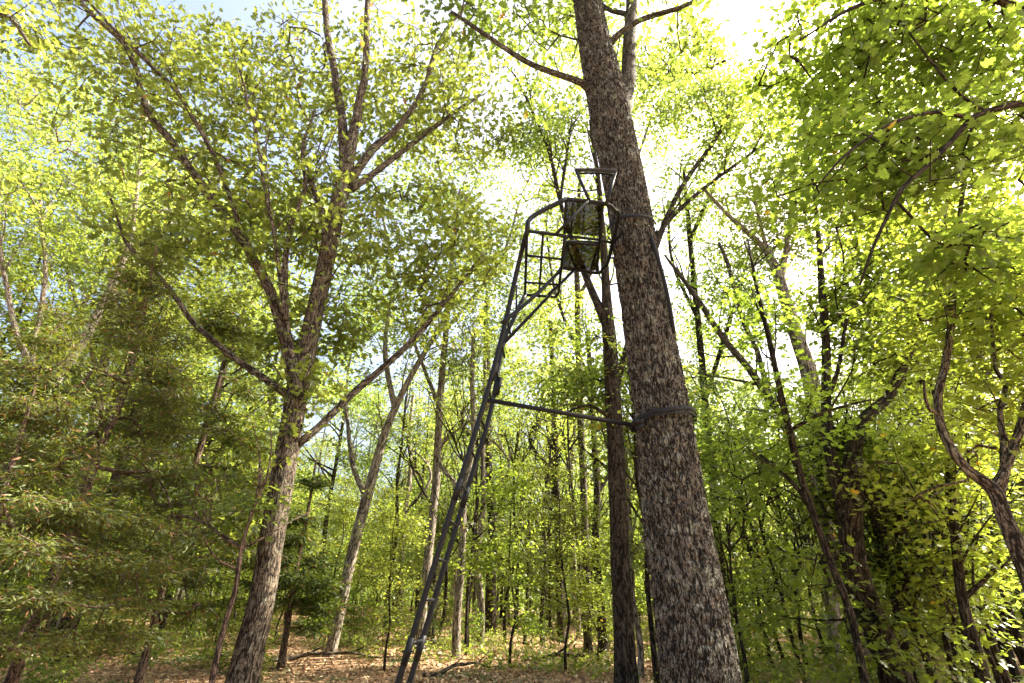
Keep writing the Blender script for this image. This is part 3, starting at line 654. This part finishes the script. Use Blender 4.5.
tree('pale grey forking trunk rising behind the right thicket', 14.0,
    [(838, 700, 13), (832, 600, 13), (824, 500, 14), (818, 433, 15), (810, 378, 16), (796, 334, 13), (783, 290, 11), (776, 270, 10), (766, 250, 6), (745, 230, 5), (728, 215, 4), (705, 190, 3)],
    [(14.4, [(780, 280, 8), (784, 262, 6), (788, 235, 5), (793, 190, 4), (800, 130, 3)]), (13.8, [(768, 252, 4), (758, 215, 3), (750, 170, 2)])],
    [(765, 215, .5, 85, 75, 1.8, 480), (830, 150, 0, 90, 90, 1.8, 400)], leaf='leaf_back', tpl='plain', bark='bark_pale', size=.13, k=13, seed=102, name='hardwood_tree', sides=14)
tree('grey leaning trunk crossing the bright gap right of the big oak', 13.0,
    [(860, 640, 11), (820, 510, 10), (790, 435, 9), (768, 398, 8), (750, 370, 7), (725, 340, 6), (700, 303, 5.5), (680, 275, 4), (665, 255, 2)],
    [(13.4, [(768, 395, 6), (757, 350, 5), (745, 325, 5), (735, 290, 4.5), (727, 262, 4), (719, 243, 3)]), (13, [(760, 385, 3), (725, 378, 2.5), (690, 372, 2)])],
    [(740, 290, .3, 60, 60, 1.4, 90), (760, 420, .5, 70, 50, 1.4, 130), (700, 400, 0, 40, 50, 1, 60)], leaf='leaf_lime', tpl='plain', bark='bark_oak', size=.12, k=12, seed=103, name='hardwood_tree')
tree('slender dark sapling crossing in front of the large dark right-hand trunk', 8.0,
    [(868, 700, 8), (858, 650, 7.5), (848, 608, 7), (834, 572, 7), (811, 507, 6.5), (798, 465, 7), (788, 424, 6.5), (778, 380, 5.5), (770, 342, 5), (762, 310, 4), (755, 280, 3), (748, 240, 2)],
    [(8.3, [(811, 507, 5), (790, 480, 4), (760, 455, 3)]), (7.8, [(790, 430, 4), (830, 410, 3), (870, 400, 2)])],
    [(790, 400, .3, 90, 60, 1.0, 60), (760, 470, .4, 60, 40, .7, 40), (760, 300, .2, 40, 50, .7, 40)], leaf='leaf_maple', tpl='maple', bark='bark_dark', size=.10, k=12, spread=.4, tilt=.3, seed=104, name='maple_sapling')
tree('curving grey-barked maple with a wide fork at the right edge', 6.0,
    [(1062, 700, 21), (1040, 610, 18), (1020, 555, 16), (1003, 515, 14), (993, 490, 13), (965, 468, 9), (950, 447, 8.5), (941, 425, 8), (939, 395, 7.5), (946, 362, 7), (952, 320, 6.5), (954, 280, 6), (957, 240, 5), (965, 180, 3.5), (975, 120, 2.5)],
    [(6.0, [(993, 490, 10), (1003, 474, 9), (1012, 450, 8), (1022, 420, 7), (1032, 370, 5), (1040, 300, 4)]), (6.2, [(1003, 474, 6), (1003, 440, 5.5), (1000, 410, 5), (1006, 385, 4.5), (996, 370, 4), (992, 335, 3), (990, 300, 2)]),
     (5.8, [(941, 412, 4.5), (930, 410, 3.5), (925, 396, 3), (924, 380, 2)]), (6.3, [(1000, 512, 5), (1010, 460, 4), (1024, 430, 3)])],
    [(985, 330, .4, 85, 80, 1.1, 230), (950, 220, .4, 70, 60, .9, 110), (1010, 430, .5, 60, 60, .9, 80), (930, 490, 2.2, 80, 60, .9, 60)], leaf='leaf_maple', tpl='maple', bark='bark_oak', size=.09, k=12, spread=.4, tilt=.3, seed=105, name='maple_tree', sides=14, step=.1)
tree('near maple whose dark shaded branches reach in from the top right', 4.6,
    [(1330, 683, 60), (1290, 500, 48), (1240, 300, 38), (1180, 160, 26), (1110, 20, 16)],
    [(4.4, [(1190, 180, 16), (1110, 125, 9), (1060, 100, 7.5), (1024, 103, 6.5), (985, 112, 6), (970, 120, 6), (950, 143, 5), (925, 168, 4.5), (903, 187, 4), (888, 215, 3.5), (872, 250, 3), (860, 285, 2)]),
     ((4.45, 4.1), [(972, 119, 4.5), (940, 112, 4), (915, 116, 3.8), (890, 124, 3.5), (865, 140, 3), (840, 160, 2.5), (815, 190, 1.5)]),
     (4.0, [(1160, 130, 14), (1080, 30, 9), (1010, 5, 7), (940, -10, 5), (860, 5, 4), (800, 40, 2)]), (4.3, [(985, 112, 4), (960, 95, 3), (930, 60, 2), (900, 20, 1.5)])],
    [(890, 60, 1.0, 140, 70, 1.2, 330), (840, 180, .9, 95, 90, .9, 110), (950, 180, 1.0, 90, 80, .9, 170), (1010, 60, .6, 80, 90, .9, 130), (960, 280, .6, 70, 40, .7, 50), ((5.8, 5.6, 8.8), (1.8, 2.2, 2.4), 300), ((6.2, 6.0, 5.2), (1.5, 2.0, 1.4), 160)],
    leaf='leaf_maple', tpl='maple', bark='bark_dark', size=.10, k=12, spread=.40, tilt=.34, maxr=.016, seed=106, name='maple_tree', sides=14, near=40)
tree('dark crooked trunk left of the curving maple fork, lower right', 8.5,
    [(990, 700, 12), (978, 655, 11), (965, 612, 10), (958, 570, 9), (953, 520, 8), (950, 480, 7), (946, 440, 5), (930, 380, 3)],
    [(8.3, [(962, 600, 6), (985, 580, 4), (1000, 560, 3)])], [(945, 440, 0, 60, 60, 1, 95), (970, 560, .2, 50, 40, .8, 50)], leaf='leaf_maple', tpl='maple', bark='bark_dark', size=.10, seed=107, tilt=.3, name='maple_tree')

# ------------------------------------------------------------------ thin stems of the right thicket
ORD = ['', 'first', 'second', 'third', 'fourth', 'fifth', 'sixth', 'seventh', 'eighth', 'ninth', 'tenth', 'eleventh', 'twelfth', 'thirteenth', 'fourteenth', 'fifteenth', 'sixteenth']
def number(items, text):
    items = sorted(items, key=lambda t: project(np.array(t.location)+[0, 0, 3])[0]); n = len(items)
    for i, t in enumerate(items):
        t['label'] = text % ('leftmost' if i == 0 else 'rightmost' if i == n-1 else ORD[i+1] + ' from the left')
rgs = random.Random(9)
stems = []
def sapling(i, bx, by, w, tx, ty, Y, lab, grp, leaf):
    pts = [(bx+(tx-bx)*f + rgs.uniform(-4, 4)*(f > 0), by+(ty-by)*f, w*(1-.6*f)) for f in (0, .2, .4, .6, .8, 1)]
    return tree(lab, Y, pts, [(Y+rgs.uniform(-.6, .6), [(pts[k][0], pts[k][1], w*.45), (pts[k][0]+s*18, pts[k][1]-28, w*.35), (pts[k][0]+s*26, pts[k][1]-62, w*.2)]) for k, s in ((2, rgs.choice((-1, 1))), (4, rgs.choice((-1, 1))))],
         [(tx, ty, 0, 45, 45, 1.0, 44), ((bx+tx)/2, (by+ty)/2, 0, 40, 40, .8, 24)], leaf=leaf, tpl='kite', bark='bark_dark', size=.12, k=12, spread=.4, tilt=.3, seed=200+i, name='sapling', cat='sapling', sides=7, group=grp, maxr=.02)
G1, G2 = 'thin stems of the lower right thicket', 'thin stems right beside the big oak foot'
T1s = []; T2s = []
for i in range(16):
    bx = 900 + i*10.5 + rgs.uniform(-6, 6); Y = rgs.uniform(9.5, 15); by = 690
    lean = (bx-530)/1390; ty = rgs.uniform(430, 520); tx = bx - (by-ty)*(lean+rgs.uniform(-.06, .12))
    T1s.append(sapling(i, bx, by, rgs.uniform(5.5, 9), tx, ty, Y, 'thin dark leaning stem crowded in the thicket at the lower right corner', G1, ('leaf_maple', 'leaf_lime')[i % 2]))
for i in range(10):
    bx = 752 + i*13 + rgs.uniform(-5, 5); Y = rgs.uniform(11, 18); by = 690
    lean = (bx-530)/1390; ty = rgs.uniform(430, 540); tx = bx - (by-ty)*(lean+rgs.uniform(-.05, .10))
    T2s.append(sapling(40+i, bx, by, rgs.uniform(3.5, 6.5), tx, ty, Y, 'thin leaning stem between the big oak foot and the large dark right trunk', G2, ('leaf_maple', 'leaf_back')[i % 2]))

# ------------------------------------------------------------------ mid and far trees: a few kinds, copied
def proto(seed, ht, r0, crown, nclus, leaf, bark, k, size, tpl, low=False):
    rg = np.random.default_rng(seed); n = 9; z = np.linspace(-.1, ht*.93, n)
    P = np.stack([np.cumsum(rg.normal(0, .10, n)), np.cumsum(rg.normal(0, .10, n)), z], -1); P[0, :2] = 0; P[1, :2] *= .3
    r = r0*(1-.85*np.linspace(0, 1, n)**1.1); r[0] *= 1.15
    Q, q = spline(P, r, .35); b = TB(); b.tube(Q, q, 9); sk = [Q[int(len(Q)*(.15 if low else .38)):]]
    for j in range(7 if not low else 5):
        i = int(len(Q)*rg.uniform(.3 if not low else .2, .85)); a = rg.uniform(0, 6.28); ln = crown*rg.uniform(.6, 1.1); p = [Q[i]]
        for s in (1, 2, 3, 4): p.append(p[-1] + np.array([math.cos(a), math.sin(a), .45+.18*s])*ln/4 + rg.normal(0, .12, 3))
        pl, pr = spline(p, [q[i]*.55, q[i]*.45, q[i]*.32, q[i]*.2, q[i]*.1], .35); b.tube(pl, pr, 6); sk.append(pl[2:])
    sk = np.concatenate(sk); att = []
    lobes = 16 if not low else 8
    for j in range(lobes):
        a = rg.uniform(0, 6.28); f = rg.uniform(0, 1); zc = ht*((.30 if not low else .22) + (.66 if not low else .62)*f); rr = crown*(1-f*.5)*rg.uniform(.2, .75)
        att.append(blob(rg, (math.cos(a)*rr, math.sin(a)*rr, zc), (crown*.5, crown*.5, crown*.36), nclus//lobes, seed+j, .7, .5))
    att = np.concatenate(att)
    if low: att = layered(att, rg)
    A, B, ra, rb, dr = grow(sk, att, seed, maxr=.04)
    b.edges(A, B, ra, rb, 3)
    return b.build('trunk', M[bark]), leaf_cloud('crown', att, dr, tpl, size, k, .36, M[leaf], (0, 0, 0), seed+5, .5)
PROT = [proto(301, 21, .15, 3.8, 800, 'leaf_back', 'bark_oak', 9, .18, 'plain'), proto(302, 23, .17, 3.9, 820, 'leaf_lime', 'bark_pale', 9, .18, 'plain'),
        proto(303, 18, .11, 3.4, 640, 'leaf_back', 'bark_dark', 9, .18, 'plain'), proto(304, 22, .14, 3.6, 760, 'leaf_oak', 'bark_dark', 9, .18, 'plain')]
T3s = []
for i in range(12):
    bx = rgs.choice((405, 418, 440, 447, 468, 505, 528, 540, 550, 570, 588, 596)) + rgs.uniform(-5, 5); Y = rgs.uniform(17, 27); by = 650
    T3s.append(sapling(60+i, bx, by, rgs.uniform(2.6, 4.6), bx+(530-bx)*.25+rgs.uniform(-12, 12), rgs.uniform(400, 480), Y, 'x', 'slim stems behind the ladder', ('leaf_lime', 'leaf_back')[i % 2]))
number(T3s, 'slim dark stem between ladder and big oak, %s of them')
number(T1s, 'thin dark leaning stem in the lower right thicket, %s of them')
number(T2s, 'thin stem between the big oak foot and the large dark trunk, %s')
LOWP = [proto(311, 7, .05, 1.9, 300, 'leaf_lime', 'bark_dark', 13, .13, 'plain', True), proto(312, 5.5, .04, 1.7, 240, 'leaf_maple', 'bark_dark', 12, .13, 'plain', True),
        proto(313, 8.5, .07, 2.1, 340, 'leaf_back', 'bark_pale', 12, .13, 'plain', True)]
def place(kind, x, y, s, rz, name, lab, cat, grp):
    t = root(name, (x, y, float(ground_z(x, y))), lab, cat, grp, rz); t.scale = (s, s, s)
    tr, cr = kind; link('trunk', tr, t); link('crown', cr, t, kind='stuff'); TREES.append((x, y)); return t
rgp = random.Random(4); PLACED = []
BK = ('grey-barked', 'pale-barked', 'slim-trunked', 'dark-barked')
def zone(x, y): 
    a = math.degrees(math.atan2(x, y)); return 'left of the old oak' if a < -22 else ('between the two oaks' if a < 14 else 'right of the big oak')
for px, d, s, kd in ((20, 19, .95, 1), (110, 17, .9, 0), (205, 20, 1.0, 3), (395, 21, .95, 1), (455, 16.5, .72, 0), (545, 21, .85, 2), (600, 19, .72, 3), (735, 18, .82, 1), (800, 19, 1.0, 0), (860, 15.5, .9, 1), (935, 17, .95, 3), (1010, 16, 1.0, 0), (1120, 16, 1.0, 1), (1180, 11, .95, 0), (-60, 16, 1.0, 2), (475, 23, 1.0, 0), (525, 24, .95, 1), (575, 22, .9, 3), (640, 23, 1.0, 0), (690, 20, .85, 1), (270, 24, 1.1, 0), (340, 25, 1.1, 1)):
    u = (px-W/2)/F; x, y = u*d/cP*.9, d
    if blocks_gap(x, y, s): continue
    PLACED.append((kd, 'mid-distance', zone(x, y), place(PROT[kd], x, y, s, rgp.uniform(0, 6.28), 'hardwood_tree', 'x', 'tree', BK[kd]+' mid-distance trees '+zone(x, y))))
cnt = 0; tries = 0
while cnt < 88 and tries < 9000:
    tries += 1; a = R(rgp.uniform(-52, 52)); d = math.sqrt(rgp.uniform(17**2, 58**2)); x, y = d*math.sin(a), d*math.cos(a)
    if any((x-p)**2 + (y-q)**2 < (3.3 if d < 35 else 3.8)**2 for p, q in TREES): continue
    zn = zone(x, y); far = 'distant' if d > 36 else 'mid-distance'
    if y < 26 and 2 < math.degrees(a) < 5: continue
    if blocks_gap(x, y, .9): continue
    kd = rgp.randrange(4); PLACED.append((kd, far, zn, place(PROT[kd], x, y, rgp.uniform(.72, 1.05), rgp.uniform(0, 6.28), 'hardwood_tree', 'x', 'tree', f'{BK[kd]} {far} trees {zn}'))); cnt += 1
cnt = 0; tries = 0
while cnt < 125 and tries < 9000:
    tries += 1; a = R(rgp.uniform(-50, 50)); d = math.sqrt(rgp.uniform(14**2, 38**2)); x, y = d*math.sin(a), d*math.cos(a)
    if any((x-p)**2 + (y-q)**2 < 1.6**2 for p, q in TREES): continue
    if d < 20 and -38 < math.degrees(a) < -12: continue
    zn = zone(x, y)
    kd = rgp.randrange(3); kn = ('pale green', 'small bright green', 'taller pale-stemmed')[kd]; far = 'nearer' if d < 26 else 'farther'; place(LOWP[kd], x, y, rgp.uniform(.6, 1.1), rgp.uniform(0, 6.28), 'young_tree', f'{kn} young tree of the {far} understorey {zn}', 'young tree', f'{kn} {far} understorey trees {zn}'); cnt += 1

for key in sorted({(k, f, z) for k, f, z, t in PLACED}):
    it = [t for k, f, z, t in PLACED if (k, f, z) == key]
    if len(it) == 1: it[0]['label'] = f'the only {BK[key[0]]} {key[1]} tree {key[2]}'
    elif len(it) <= 16: number(it, f'%s of the {BK[key[0]]} {key[1]} trees {key[2]}')
    else:
        for t in it: t['label'] = f'tall leafy {BK[key[0]]} {key[1]} tree {key[2]}'
# far wood that closes the view: one mass
def far_wood():
    rg = np.random.default_rng(77); b = TB(); cen = []
    n = 420
    for i in range(n):
        a = R(rg.uniform(-60, 60)); d = rg.uniform(58, 150); x, y = d*math.sin(a), d*math.cos(a); h = rg.uniform(13, 20)
        z0 = ground_z(x, y); P = np.array([[x, y, z0-.2], [x+rg.normal(0, .3), y, z0+h*.5], [x+rg.normal(0, .5), y, z0+h]]); b.tube(P, [.14, .10, .03], 5, cap=False)
        m = 75; u = nrm(rg.normal(0, 1, (m, 3)))*rg.uniform(.2, 1, (m, 1)); f = rg.uniform(.02, 1, m)**1.2
        cen.append(np.stack([x+u[:, 0]*3.8, y+u[:, 1]*3.8, z0 + h*f], -1))
    w = root('far_woods', (0, 80, 0), 'distant mass of woodland closing the view behind all other trees', 'woods'); w['kind'] = 'stuff'
    cen = np.concatenate(cen)
    link('trunk', b.build('far_trunks', M['bark_oak'], (0, 80, 0)), w, kind='stuff')
    link('crown', leaf_cloud('far_leaves', cen, nrm(rg.normal(0, 1, cen.shape)), 'kite', .5, 9, 1.6, M['leaf_back'], (0, 80, 0), 78, .5), w, kind='stuff')
far_wood()

# ------------------------------------------------------------------ forest floor
def litter():
    rg = np.random.default_rng(5); n = 70000
    a = rg.uniform(R(-48), R(48), n); d = 7 + 34*rg.uniform(0, 1, n)**1.3; x, y = d*np.sin(a), d*np.cos(a)
    c = np.stack([x, y, ground_z(x, y)+rg.uniform(.01, .06, n)], -1)
    link('leaf_litter', leaf_cloud('leaf_litter', c, nrm(rg.normal(0, 1, (n, 3))*[1, 1, .1]), 'plain', .095, 1, .02, M['litter'], (0, 0, 0), 6, .45, along=0.), kind='stuff', label='dry brown fallen leaves scattered over the forest floor', category='leaf litter')
litter()
def ground_cover():
    rg = np.random.default_rng(15); n = 9000
    a = rg.uniform(R(-48), R(48), n); d = 12 + 26*rg.uniform(0, 1, n)**1.2; x, y = d*np.sin(a), d*np.cos(a)
    k = vnoise(np.stack([x*.55, y*.55, x*0+3], -1), 21) > .56; x, y = x[k], y[k]
    c = np.stack([x, y, ground_z(x, y)+rg.uniform(.05, .28, len(x))], -1)
    link('ground_cover', leaf_cloud('ground_cover', c, nrm(rg.normal(0, 1, (len(x), 3))*[1, 1, .3]), 'plain', .11, 5, .14, M['leaf_back'], (0, 0, 0), 16, .4, along=.05), kind='stuff', label='patches of low green seedlings growing through the fallen leaves', category='ground cover')
ground_cover()
def fallen(px, py, ln, r, a, lab):
    c = atz(px, py, .3); rg = np.random.default_rng(int(px)); d = np.array([math.cos(a), math.sin(a), 0]); P = []
    for q in np.linspace(-.5, .5, 7):
        p = c + d*q*ln + rg.normal(0, .05, 3); p[2] = ground_z(p[0], p[1]) + r*.7 + (.12 if abs(q) < .3 else 0); P.append(p)
    base = np.array([c[0], c[1], float(ground_z(c[0], c[1]))]); t = root('fallen_branch', base, lab, 'branch', 'fallen branches on the forest floor')
    Q, q = spline(P, np.linspace(r, r*.3, 7), .2); b = TB(); b.tube(Q, q, 8); link('stick', b.build('stick', M['bark_oak'], base), t)
    for k in (2, 4):
        v = nrm(d + [0, .6*(-1)**k, .5]); b = TB(); b.tube([P[k], P[k]+v*ln*.12, P[k]+v*ln*.25+[0, 0, .05]], [r*.45, r*.3, r*.12], 6); link('side_twig', b.build('side_twig', M['bark_oak'], base), t)
fallen(330, 655, 3.2, .06, .3, 'long dead branch lying at the foot of the pale leaning trunk')
fallen(120, 655, 2.6, .05, -.2, 'dead branch lying in the leaf litter left of the old oak')
fallen(465, 662, 2.4, .05, .8, 'dead branch lying in the leaf litter just right of the ladder')
fallen(575, 655, 3.0, .07, -.4, 'dead branch lying on the ground left of the big oak')
def shrub_proto(seed, leaf, n, h, w, tpl='plain', size=.09):
    rg = np.random.default_rng(seed); att = blob(rg, (0, 0, h*.55), (w, w, h*.5), n, seed, .3, .4); att[:, 2] = np.abs(att[:, 2])
    sk = np.array([[0, 0, 0], [.02, 0, h*.15], [.03, .02, h*.3]]); A, B, ra, rb, dr = grow(sk, att, seed, r_tip=.003, maxr=.02)
    b = TB(); b.tube(sk, [.02, .018, .012], 5); b.edges(A, B, ra, rb, 3)
    return b.build('stem', M['bark_oak']), leaf_cloud('foliage', att, dr, tpl, size, 9, .22, M[leaf], (0, 0, 0), seed, .45, along=.15)
SH = [shrub_proto(401, 'leaf_lime', 60, .8, .6), shrub_proto(402, 'leaf_maple', 80, 1.3, .7), shrub_proto(403, 'leaf_back', 40, .45, .5)]
cnt = 0
while cnt < 190:
    a = R(rgp.uniform(-46, 46)); d = math.sqrt(rgp.uniform(12.5**2, 38**2)); x, y = d*math.sin(a), d*math.cos(a)
    if vnoise(np.array([[x*.35+7, y*.35, 1.]]), 8)[0] < .42: continue
    if any((x-p)**2 + (y-q)**2 < .5**2 for p, q in TREES[:40]): continue
    zn = zone(x, y); kd = rgp.randrange(3); st, fo = SH[kd]; kn = ('pale yellow-green', 'taller bright green', 'small dull green')[kd]; far = 'nearer' if d < 24 else 'farther'
    t = root('shrub', (x, y, float(ground_z(x, y))), f'{kn} low shrub on the {far} forest floor {zn}', 'shrub', f'{kn} {far} shrubs {zn}', rgp.uniform(0, 6.28)); s = rgp.uniform(.6, 1.2); t.scale = (s, s, s)
    link('stem', st, t); link('foliage', fo, t, kind='stuff'); cnt += 1
